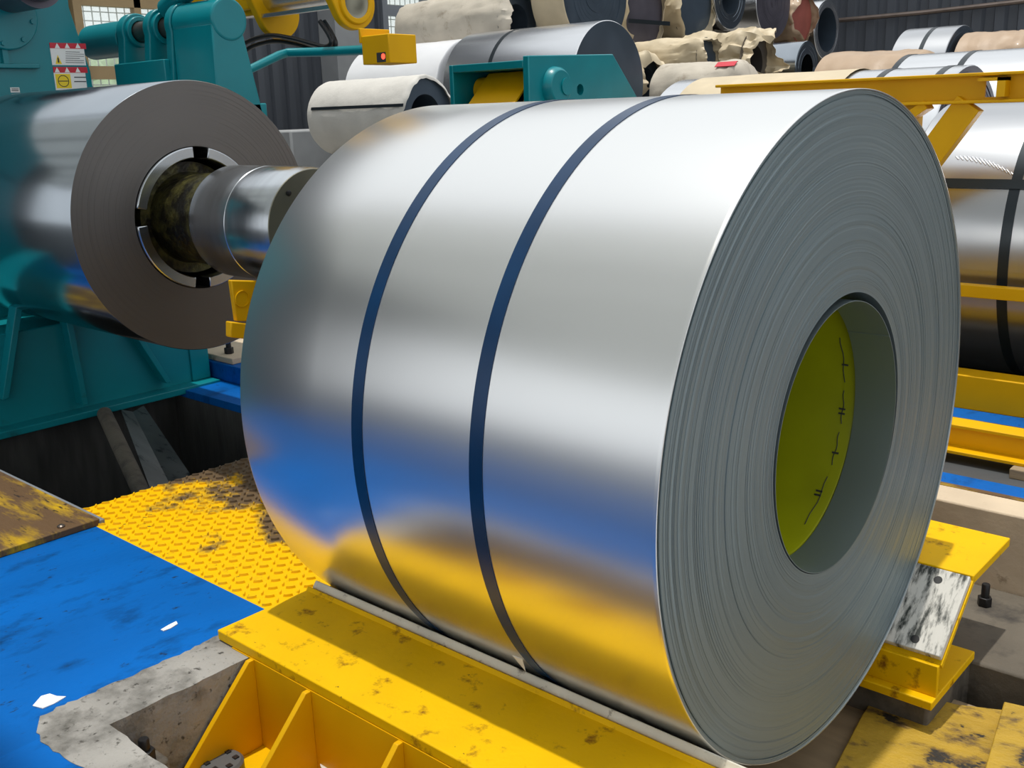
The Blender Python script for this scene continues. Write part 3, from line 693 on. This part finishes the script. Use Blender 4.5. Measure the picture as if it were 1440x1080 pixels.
MB().box(pL.x-.45, pL.x, YR-.10, YR-.07, zR-.005, zR+.05).build('cross_bar', 'yellow_clean', rl, bevel=.004)
MB().box(pL.x, pR.x-.02, YR-.12, YR-.09, zR-.03, zR-.008).build('chrome_bar', 'galv_bg', rl, bevel=.003)
MB().box(pL.x-.62, pL.x-.05, YR-.14, YR+.1, zR+.02, zR+.22).build('carriage', 'yellow_clean', rl, bevel=.008)

YP = 1.3
tp = MB(); pts = [ony(306, 121, .76), ony(330, 108, .85), ony(392, 78, 1.12), ony(405, 74, 1.18), ony(455, 73, 1.27), ony(535, 69, YP)]
tp.tube(pts, [.019, .019, .021, .021, .022, .023], 16); pipe_o = tp.build('sensor_pipe', 'teal', label='bent teal pipe carrying the yellow sensor box', cat='pipe')
bx = thing('sensor_box', 'small yellow sensor box with a red lamp on the teal pipe end', 'sensor', tuple(ony(548, 80, YP)))
cb = ony(549, 69, YP)
w3 = .075
a_ = ony(522, 64, YP-.05); 
MB().box(cb.x-.10, cb.x+.085, YP-.085, YP+.085, cb.z-.066, cb.z+.06).build('housing', 'yellow_clean', bx, bevel=.004)
MB().box(cb.x-.112, cb.x-.098, YP-.09, YP+.09, cb.z+.03, cb.z+.095).build('mounting_lip', 'yellow_clean', bx, bevel=.003)
MB().box(cb.x+.0, cb.x+.06, YP-.0865, YP-.0845, cb.z-.06, cb.z-.018).build('window', 'ink', bx)
MB().lathe([(YP-.0875, .0001), (YP-.0875, .013), (YP-.084, .013)], 0, cb.z-.036, 14, axis='y', cx=cb.x+.045).build('indicator_lamp', 'led', bx)
def hose(pts, Y, r, label):
    P_ = [ony(x_, y_, Y) for x_, y_ in pts]; Q = []
    for i in range(len(P_)-1):
        p0 = P_[max(i-1, 0)]; p1 = P_[i]; p2 = P_[i+1]; p3 = P_[min(i+2, len(P_)-1)]
        for k in range(6):
            t = k/6; Q.append(.5*((2*p1)+(p2-p0)*t+(2*p0-5*p1+4*p2-p3)*t*t+(3*p1-p0-3*p2+p3)*t**3))
    Q.append(P_[-1]); MB().tube(Q, r, 10).build('hydraulic_hose', 'rubber', label=label, cat='hose')
hose([(322, 125), (328, 95), (333, 72), (350, 58), (380, 50), (410, 54), (440, 62), (458, 66), (466, 60), (462, 48), (450, 30)], 1.35, .012, 'black hydraulic hose curving up to the roller carriage')
hose([(326, 128), (334, 98), (340, 78), (356, 65), (385, 58), (415, 62), (445, 70), (464, 72), (472, 62), (466, 46), (456, 30)], 1.38, .012, 'black hydraulic hose touching the bent teal pipe')
hose([(326, 150), (330, 120), (334, 95), (326, 60), (322, 38)], .8, .010, 'black hydraulic hose running down behind the teal bracket')

# teal bracket behind the main coil
XK = -2.7
kb = thing('pivot_bracket', 'teal bracket with yellow swing arm rising behind the main coil', 'bracket', (XK, 2.3, 0))
q = lambda px, py: (onx(px, py, XK).y, onx(px, py, XK).z)
MB().prism([q(743, 78), q(862, 76), q(905, 152), (q(905, 152)[0]+.25, .8), (q(905, 152)[0]+.25, 0), (q(743, 150)[0]-.0, 0)], 'x', XK-.04, XK).build('side_plate', 'teal', kb, bevel=.005); kside = [o_ for o_ in kb.children][-1]
y_, z_ = q(783, 122)
MB().lathe([(XK, .105), (XK+.03, .1), (XK+.05, .085), (XK+.05, .0001)], y_-.02, z_, 40).build('boss', 'teal', kb, bevel=.004)
MB().lathe([(XK+.049, .045), (XK+.058, .045), (XK+.058, .0001)], y_+.02, z_, 24).build('boss_cap', 'teal', kb)
y2, z2 = q(816, 126)
drill(kside, Vector((XK-.02, y2, z2)), (1, 0, 0), .03, .2)
y3, z3 = q(743, 78)
XL = -3.25
MB().box(XL, XK-.04, y3, y3+.5, z3-.06, z3-.02).build('top_plate', 'teal', kb, bevel=.004)
MB().prism([(y3, z3-.02), (y3+.5, z3-.02), (y3+.5, 0), (y3, 0)], 'x', XL-.03, XL).build('side_plate', 'teal', kb, bevel=.004)
MB().box(XL, XK-.04, y3+.42, y3+.46, 0, z3-.06).build('back_plate', 'teal_dark', kb)
MB().lathe([(XL+.02, .0001), (XL+.02, .07), (XK-.04, .07), (XK-.04, .0001)], y_-.02, z_, 30).build('pivot_drum', 'yellow_clean', kb)
MB().prism([(y_+.06, z_+.085), (y_-.05, z_+.09), (y_-.36, z_-.20), (y_-.36, z_-.33), (y_-.25, z_-.32), (y_+.06, z_-.07)], 'x', XL+.1, XK-.1).build('swing_arm', 'yellow_clean', kb, bevel=.008)
MB().prism([(y_-.04, z_+.1), (y_-.36, z_-.19), (y_-.36, z_-.23), (y_-.0, z_+.06)], 'x', XK-.12, XK-.1).build('arm_flange', 'yellow_clean', kb, bevel=.003)

# ================================================================== YELLOW GUARD FRAME ON THE RIGHT
YG = 2.2
gd = thing('guard_frame', 'yellow steel guard frame with diagonal brace in front of the strapped coil', 'guard frame', (0, YG, 0))
g = lambda px, py: ony(px, py, YG)
zt1, zt0 = g(1400, 106).z, g(1400, 140).z
sl = g(1397, 122).x; wb_ = MB()          # web with a real slot cut through it
n0 = [(-1.6, zt0), (1.4, zt0), (1.4, zt1), (-1.6, zt1)]; n1 = [(sl-.03, zt0+.01), (sl+.03, zt0+.01), (sl+.03, zt1-.02), (sl-.03, zt1-.02)]
V_ = [(x_, Y_, z_) for Y_ in (YG, YG+.012) for ring in (n0, n1) for (x_, z_) in ring]
F_ = []
for k in range(4):
    m_ = (k+1) % 4
    F_ += [(k, m_, 4+m_, 4+k), (8+m_, 8+k, 12+k, 12+m_), (k, 8+k, 8+m_, m_), (4+k, 4+m_, 12+m_, 12+k)]
tb = wb_.add(V_, F_).build('top_beam', 'yellow_clean', gd)
MB().box(-1.6, 1.4, YG-.05, YG+.06, zt1, zt1+.012).build('flange', 'yellow_clean', tb, bevel=.003)
MB().box(-1.6, 1.4, YG-.05, YG+.06, zt0-.012, zt0).build('flange', 'yellow_clean', tb, bevel=.003)
a_, b_ = g(1397, 122), g(1420, 130)
MB().box(a_.x-.04, a_.x+.06, YG-.06, YG, zt1-.02, zt1-.008).build('hook_plate', 'yellow_clean', tb)
MB().box(a_.x+.03, a_.x+.06, YG-.06, YG, zt0+.01, zt1-.008).build('hook_plate', 'yellow_clean', tb)
pA, pB = g(1300, 232), g(1365, 145); wv = (pB-pA).normalized()
wn = Vector((wv.z, 0, -wv.x))
MB().obox((pA+pB)/2-wv*.13, wv, wn, Vector((0, 1, 0)), (pB-pA).length/2+.13, .052, .03).build('diagonal_brace', 'yellow_clean', gd, bevel=.003)
pA, pB = g(1262, 176), g(1306, 147); wv = (pB-pA).normalized(); wn = Vector((wv.z, 0, -wv.x))
MB().obox((pA+pB)/2, wv, wn, Vector((0, 1, 0)), (pB-pA).length/2, .018, .04).build('diagonal_brace', 'yellow_clean', gd, bevel=.003)
zr = g(1400, 412).z
MB().box(-1.6, 1.4, YG, YG+.05, zr-.027, zr+.022).build('mid_rail', 'yellow_clean', gd, bevel=.003)
MB().box(-1.6, 1.4, YG-.06, YG+.06, .0, .14).build('floor_beam', 'yellow_clean', gd, bevel=.004)
for xx in (-1.5, -.75, 1.0): MB().box(xx-.04, xx+.04, YG+.002, YG+.08, .1, zt0).build('post', 'yellow_clean', gd, bevel=.004)
YI = 1.53
ib = thing('floor_beam', 'yellow steel beam lying on the floor in front of the guard frame', 'beam', (0, YI, 0))
MB().box(-1.15, 1.5, YI-.07, YI+.06, .034, .046).build('flange', 'yellow_clean', ib, bevel=.002)
MB().box(-1.15, 1.5, YI-.01, YI+.01, .046, .115).build('web', 'yellow_clean', ib)
MB().box(-1.15, 1.5, YI-.03, YI+.06, .115, .127).build('flange', 'yellow_clean', ib, bevel=.002)
MB().box(-.03, .35, 1.42, 1.56, 0, .034).build('timber_block', 'wood', bevel=.003, label='weathered timber block under the yellow floor beam', cat='timber')
MB().box(-1.1, -.6, 1.44, 1.56, 0, .034).build('timber_block', 'wood', bevel=.003, label='timber block under the beam behind the coil', cat='timber')
MB().box(-1.2, 3, 1.75, 2.0, .0, .004).build('paint_stripe', 'yellow_worn', label='worn yellow stripe painted on the floor between the beams', cat='floor marking')
MB().box(-1.2, 3, 2.0, 2.13, .0, .004).build('paint_stripe', 'blue', label='blue stripe painted on the floor along the guard frame', cat='floor marking')

# ================================================================== BACKGROUND COILS
def bare(cx, cy, cz, R, rb, L, m, em, label, straps=(), seg=72, axial=None, group=None, bore='darkface', name='steel_coil', rings=.003):
    """near end (towards +x) at cx"""
    o = thing(name, label, 'steel coil', (cx-L/2, cy, cz-R), group)
    MB().lathe([(cx-L, rb), (cx-L, R-.006), (cx-L+.006, R), (cx-.006, R), (cx, R-.006)], cy, cz, seg).build('outer_wrap', m, o)
    pr = []; r = R-.006; x = 0
    while r > rb+.004:
        x = random.uniform(-rings, rings); pr.append((cx+x, r)); r -= random.uniform(.01, .03); pr.append((cx+x, max(r, rb)))
    pr.append((cx, rb))
    MB().lathe(pr, cy, cz, seg).build('end_face', em, o)
    MB().lathe([(cx, rb), (cx-L, rb)], cy, cz, seg).build('bore_wall', bore, o)
    for xs in straps:
        MB().lathe([(xs-.02, R), (xs-.02, R+.003), (xs+.02, R+.003), (xs+.02, R)], cy, cz, seg, closed=True).build('strap', 'strap_dark', o)
    if axial:
        for ang in axial:
            a = math.radians(ang); n_ = Vector((0, math.sin(a), math.cos(a))); t_ = Vector((0, n_.z, -n_.y))
            MB().obox(Vector((cx-L/2, cy, cz))+n_*(R+.004), Vector((1, 0, 0)), t_, n_, L/2+.004, .02, .0018).build('strap', 'strap_dark', o)
    return o
def wrapped(cx, cy, cz, R, L, m, label, crumple=.02, flap=.12, ragged=.06, face='darkface', rb=None, straps=(), tilt=0., seg=60, nx=26, group=None, seed=0, tuck=.75):
    """coil wrapped in paper or cloth; the wrap hangs over the near end"""
    o = thing('wrapped_coil', label, 'steel coil', (cx-L/2, cy, cz-R), group)
    rb = rb or R*.55
    vs = []; fs = []; off = Vector((seed*3.7, seed*1.3, 0))
    rows = nx+7
    for i in range(rows):
        for j in range(seg):
            a = 2*PI*j/seg; sa, ca = math.sin(a), math.cos(a)
            if i == 0: X = cx-L; rad = R*.6
            elif i <= nx: X = cx-L+L*(i-1)/(nx-1); rad = R
            else:
                t = (i-nx)/6.
                rg = ragged*fbm((a*1.7, seed, 0), 1.0)+ragged*.8*math.sin(a*3+seed)
                X = cx+(flap+rg)*t*(1-.3*t); rad = R*(1-(1-tuck)*t*t)
            e = (X-cx+L)/L
            k = crumple*(.6+1.4*max(0, e-.55))
            nz = fbm(Vector((X*1.6, sa*R*2.6, ca*R*2.6))+off, 2.0, 4)
            nz2 = fbm(Vector((X*1., sa*R*5, ca*R*5))+off, 5.0, 3)
            rad += k*(nz*1.0-abs(nz2)*.7) + .012
            sag = -.0
            vs.append((X, cy+rad*sa, cz+rad*ca+sag))
    for i in range(rows-1):
        for j in range(seg):
            k = (j+1) % seg; fs.append((i*seg+j, i*seg+k, (i+1)*seg+k, (i+1)*seg+j))
    wb = MB().add(vs, fs).build('wrapping', m, o, smooth=40)
    sm = wb.modifiers.new('thickness', 'SOLIDIFY'); sm.thickness = .003
    MB().lathe([(cx-.01, R*.985), (cx-.01, rb), (cx-L*.9, rb)], cy, cz, seg).build('end_face', face, o)
    for xs in straps:
        MB().lathe([(xs-.018, R+.02+crumple), (xs-.018, R+.024+crumple), (xs+.018, R+.024+crumple), (xs+.018, R+.02+crumple)], cy, cz, seg, closed=True).build('strap', 'strap_dark', o)
    return o
def plinth(cx, cy, L, R, zb, label, gap=.001):
    if zb > .06:
        MB().box(cx-L+.1, cx-.1, cy-R*.5, cy+R*.5, 0, zb-gap).build('storage_plinth', 'concrete_dirty', label=label, cat='plinth')
random.seed(3)
# coil behind the guard frame
cA = bare(.55, 2.9, .60, .60, .254, 1.35, 'galv_mid', 'edge', 'bare silver coil with crossed dark straps behind the yellow guard frame', straps=(-.36, .2), axial=[-62])
for k in range(15):      # row of small slanting dents in its outer turn
    t = k/14; d = ray(1346+84*t, 222+27*t*t); oy, oz = CAM.y-2.9, CAM.z-.6
    A_ = d.y*d.y+d.z*d.z; B__ = oy*d.y+oz*d.z; C__ = oy*oy+oz*oz-.36
    h_ = CAM+d*((-B__-math.sqrt(B__*B__-A_*C__))/A_); n_ = Vector((0, h_.y-2.9, h_.z-.6)).normalized()
    u_ = (Vector((1, 0, 0))*.7+n_.cross(Vector((1, 0, 0)))*(-.7)).normalized(); v_ = n_.cross(u_)
    MB().obox(h_, u_, v_, n_, .012+.012*math.sin(t*PI), .003, .0018).build('dent', 'galv_bg', cA, bevel=.0015)
# row behind it, near end just right of the big coil
p = ony(1368, 91, 4.3); R_ = .62
B_ = bare(p.x, 4.3, p.z-R_, R_, .25, 1.9, 'galv_bg', 'plumface', 'bare silver coil with a dark strap lying behind the guard frame beam', straps=(ony(1232, 104, 4.0).x, p.x-.1))
plinth(p.x, 4.3, 1.9, R_, p.z-2*R_, 'low concrete plinth under the coil behind the guard frame', gap=.016)
q_ = ony(1190, 108, 4.0)
Lc = 1.1; x_1 = q_.x-.02
MB().lathe([(x_1-Lc, R_+.006), (x_1-Lc*.6, R_+.012), (x_1-Lc*.3, R_+.008), (x_1, R_+.012)], 4.3, p.z-R_, 60).build('paper_cover', 'kraft_pale', B_)
p = ony(1560, 60, 5.7); R_ = .66
LC = p.x-ony(1250, 95, 5.3).x
bare(p.x, 5.7, p.z-R_, R_, .25, LC, 'galv_bg', 'edge', 'bright silver coil with two dark straps in the row before the kraft coils', straps=(ony(1355, 78, 5.4).x, ony(1262, 90, 5.4).x, ony(1428, 88, 5.3).x+.4))
plinth(p.x, 5.7, LC, R_, p.z-2*R_, 'low concrete plinth under the bright silver coil')
p = ony(1336, 63, 7.1); R_ = .5
LK = p.x-.2-ony(1150, 90, 6.8).x
wrapped(p.x-.2, 7.1, p.z-R_-.02, R_, LK, 'kraft', 'coil wrapped in brown kraft paper with a gathered end', crumple=.025, flap=.22, ragged=.04, seed=2, tuck=.3)
plinth(p.x-.2, 7.1, LK, R_, p.z-2*R_, 'concrete plinth under the kraft wrapped coil', gap=.02)
p = ony(1358, 35, 8.6); R_ = .6
LE = p.x-ony(1258, 56, 8.2).x
bare(p.x, 8.6, p.z-R_, R_, .3, LE, 'galv_mid', 'darkface', 'bare silver coil with one dark strap and dark end below the conduit', straps=(ony(1305, 48, 8.3).x,))
plinth(p.x, 8.6, LE, R_, p.z-2*R_, 'concrete plinth under the single strapped coil')
p = ony(1452, 37, 8.6); R_ = .52
wrapped(p.x, 8.6, p.z-R_-.03, R_, .55, 'kraft', 'short coil in shiny brown kraft paper beside the dark coil end', crumple=.035, flap=.1, seed=5)
plinth(p.x, 8.6, .55, R_, p.z-2*R_, 'concrete plinth under the short kraft coil', gap=.02)

def face_x(px, py, h, X):
    """near end lying in the plane x = X, its radius from the height h it shows"""
    p_ = onx(px, py, X); D = (p_-CAM).dot(FW); return p_, h*D/(2*FPX)
# stack left of centre
c_, R_ = face_x(857, 117, 168, -4.5); y_s = c_.y
bare(c_.x, c_.y, c_.z, R_, .002, 1.5, 'galv_bg', 'darkface', 'thin-walled silver blue coil with one dark strap behind the teal bracket', straps=(c_.x-.95,), bore='darkface', rings=0)
plinth(c_.x, c_.y, 1.5, R_, c_.z-R_, 'plinth under the silver blue coil')
wrapped(c_.x-1.62, c_.y, c_.z-.02, .48, 1.3, 'whitewrap', 'glossy white wrapped coil below the sensor box', crumple=.006, flap=.02, ragged=.0, seed=8)
plinth(c_.x-1.62, c_.y, 1.3, .48, c_.z-.5, 'plinth under the glossy white coil', gap=.02)
c_, R_ = face_x(600, 162, 104, -5.1)
wa = wrapped(c_.x, c_.y, c_.z, R_, 1.12, 'cloth', 'coil wrapped in off-white woven cloth above the shiny mandrel', crumple=.01, flap=.05, ragged=.04, seed=4, tuck=.9)
a = math.radians(-75); n_ = Vector((0, math.sin(a), math.cos(a))); t_ = Vector((0, n_.z, -n_.y))
MB().obox(Vector((c_.x-.5, c_.y, c_.z))+n_*(R_+.019), Vector((1, 0, 0)), t_, n_, .56, .012, .002).build('strap', 'strap_dark', wa)
plinth(c_.x, c_.y, 1.12, R_, c_.z-R_, 'plinth under the cloth wrapped coil')
c_, R_ = face_x(728, 30, 84, -6.0)
wrapped(c_.x, c_.y, c_.z, R_, 1.45, 'cloth_beige', 'coil in crumpled beige sheet on top of the stack by the window', crumple=.03, flap=.12, ragged=.08, seed=6, tuck=.8, face='darkface')
c_, R_ = face_x(838, -10, 150, -5.5)
bare(c_.x, c_.y, c_.z, R_, .002, .4, 'kraft_pale', 'darkface', 'large coil with a plain slate blue end rising behind the silver blue coil')
c_, R_ = face_x(786, 28, 62, -6.35)
wrapped(c_.x, c_.y, c_.z, R_, .8, 'kraft_pale', 'small coil in torn pale paper beside the slate blue coil end', crumple=.04, flap=.08, ragged=.08, seed=9)
plinth(c_.x, c_.y, .8, R_, c_.z-R_, 'plinth under the small torn coil', gap=.02)
specs = [
 # px, py, h, plane, length, kind, face, wrap, label, seed, bore share
 (903, 14, 112, -6.0, 1.1, 'w', 'plumface', 'kraft_pale', 'coil end with a dark band in torn wrapping above the crumpled paper', 12, .004),
 (974, 4, 110, -6.0, 1.1, 'w', 'darkface', 'kraft_pale', 'coil with steel blue end in pale torn paper on the upper tier', 13, .004),
 (1027, -5, 88, -6.0, 1.0, 'b', 'galv_dark', 'galv_bg', 'bare grey coil showing its open bore on the upper tier', 14, .55),
 (1088, 2, 100, -6.0, 1.1, 'b', 'plumface', 'galv_bg', 'bare coil with a plum grey end on the upper tier', 15, .004),
 (1127, 25, 70, -6.0, 1.1, 'w', 'redpaint', 'kraft', 'paper wrapped coil with a rust red end on the upper tier', 16, .004),
 (1163, 42, 80, -6.0, .9, 'b', 'galv_bg', 'galv_bg', 'bare silver coil with a wide open bore at the end of the upper tier', 17, .74),
 (936, 100, 60, -6.0, 1.0, 'w', 'darkface', 'edge_dark', 'dark coil end at the bottom of the stack', 18, .004),  # dark face and dark brown wrap colours
 (994, 80, 56, -4.8, .9, 'w', 'darkface', 'kraft_pale', 'slate coil end with a pale torn paper edge in the lower tier', 19, .004),
 (1135, 95, 72, -4.9, .9, 'b', 'galv_dark', 'galv_dark', 'grey coil with black bore in the lower tier beside the kraft coil', 20, .5),
]
for (px, py, h, X, L, k, fm, wm, lab, sd_, bs_) in specs:
    c_, R_ = face_x(px, py, h, X)
    if k == 'b': bare(c_.x, c_.y, c_.z, R_, R_*bs_, L, wm, fm, lab, bore='galv_dark' if sd_ == 20 else 'darkface')
    else:
        o = wrapped(c_.x, c_.y, c_.z, R_*.96, L, wm, lab, crumple=.035, flap=.1, ragged=.07, face=fm, rb=R_*bs_, seed=sd_, tuck=.92)
        if sd_ == 12: MB().box(c_.x+.1, c_.x+.104, c_.y-R_*.92, c_.y+R_*.92, c_.z-R_*.36, c_.z-R_*.26).build('band', 'strap_dark', o)
    plinth(c_.x, c_.y, L, R_, c_.z-R_, 'plinth under the '+' '.join(lab.split()[:9]))
c_, R_ = face_x(1062, 88, 96, -4.9)
wrapped(c_.x, c_.y, c_.z, R_*.9, .9, 'kraft_pale', 'coil with wildly torn pale paper hanging open in the lower tier', crumple=.08, flap=.22, ragged=.15, face='edge_dark', seed=21, tuck=.85)
plinth(c_.x, c_.y, .9, R_, c_.z-R_*.94, 'plinth under the wildly torn coil', gap=.02)
c_, R_ = face_x(1040, 128, 82, -4.0)
wc = wrapped(c_.x, c_.y, c_.z, R_, .8, 'cloth_beige', 'pale wrapped coil with red print lying just behind the big coil', crumple=.025, flap=.2, ragged=.05, seed=23, tuck=.25)
plinth(c_.x, c_.y, .8, R_, c_.z-R_, 'plinth under the printed wrap coil', gap=.02)
a = math.radians(-35); n_ = Vector((0, math.sin(a), math.cos(a))); t_ = Vector((0, n_.z, -n_.y))
MB().obox(Vector((c_.x-.05, c_.y, c_.z))+n_*(R_+.022), Vector((1, 0, 0)), t_, n_, .1, .035, .003).build('red_print', 'red', wc)
c_, R_ = face_x(908, 118, 88, -5.2)
wrapped(c_.x, c_.y, c_.z, R_*.94, .9, 'kraft_pale', 'coil end in crumpled pale paper next to the silver blue coil', crumple=.05, flap=.14, ragged=.1, seed=25, tuck=.6)
plinth(c_.x, c_.y, .9, R_, c_.z-R_, 'plinth under the crumpled paper coil', gap=.02)

for o in bpy.data.objects:
    if '_w' in o: del o['_w']
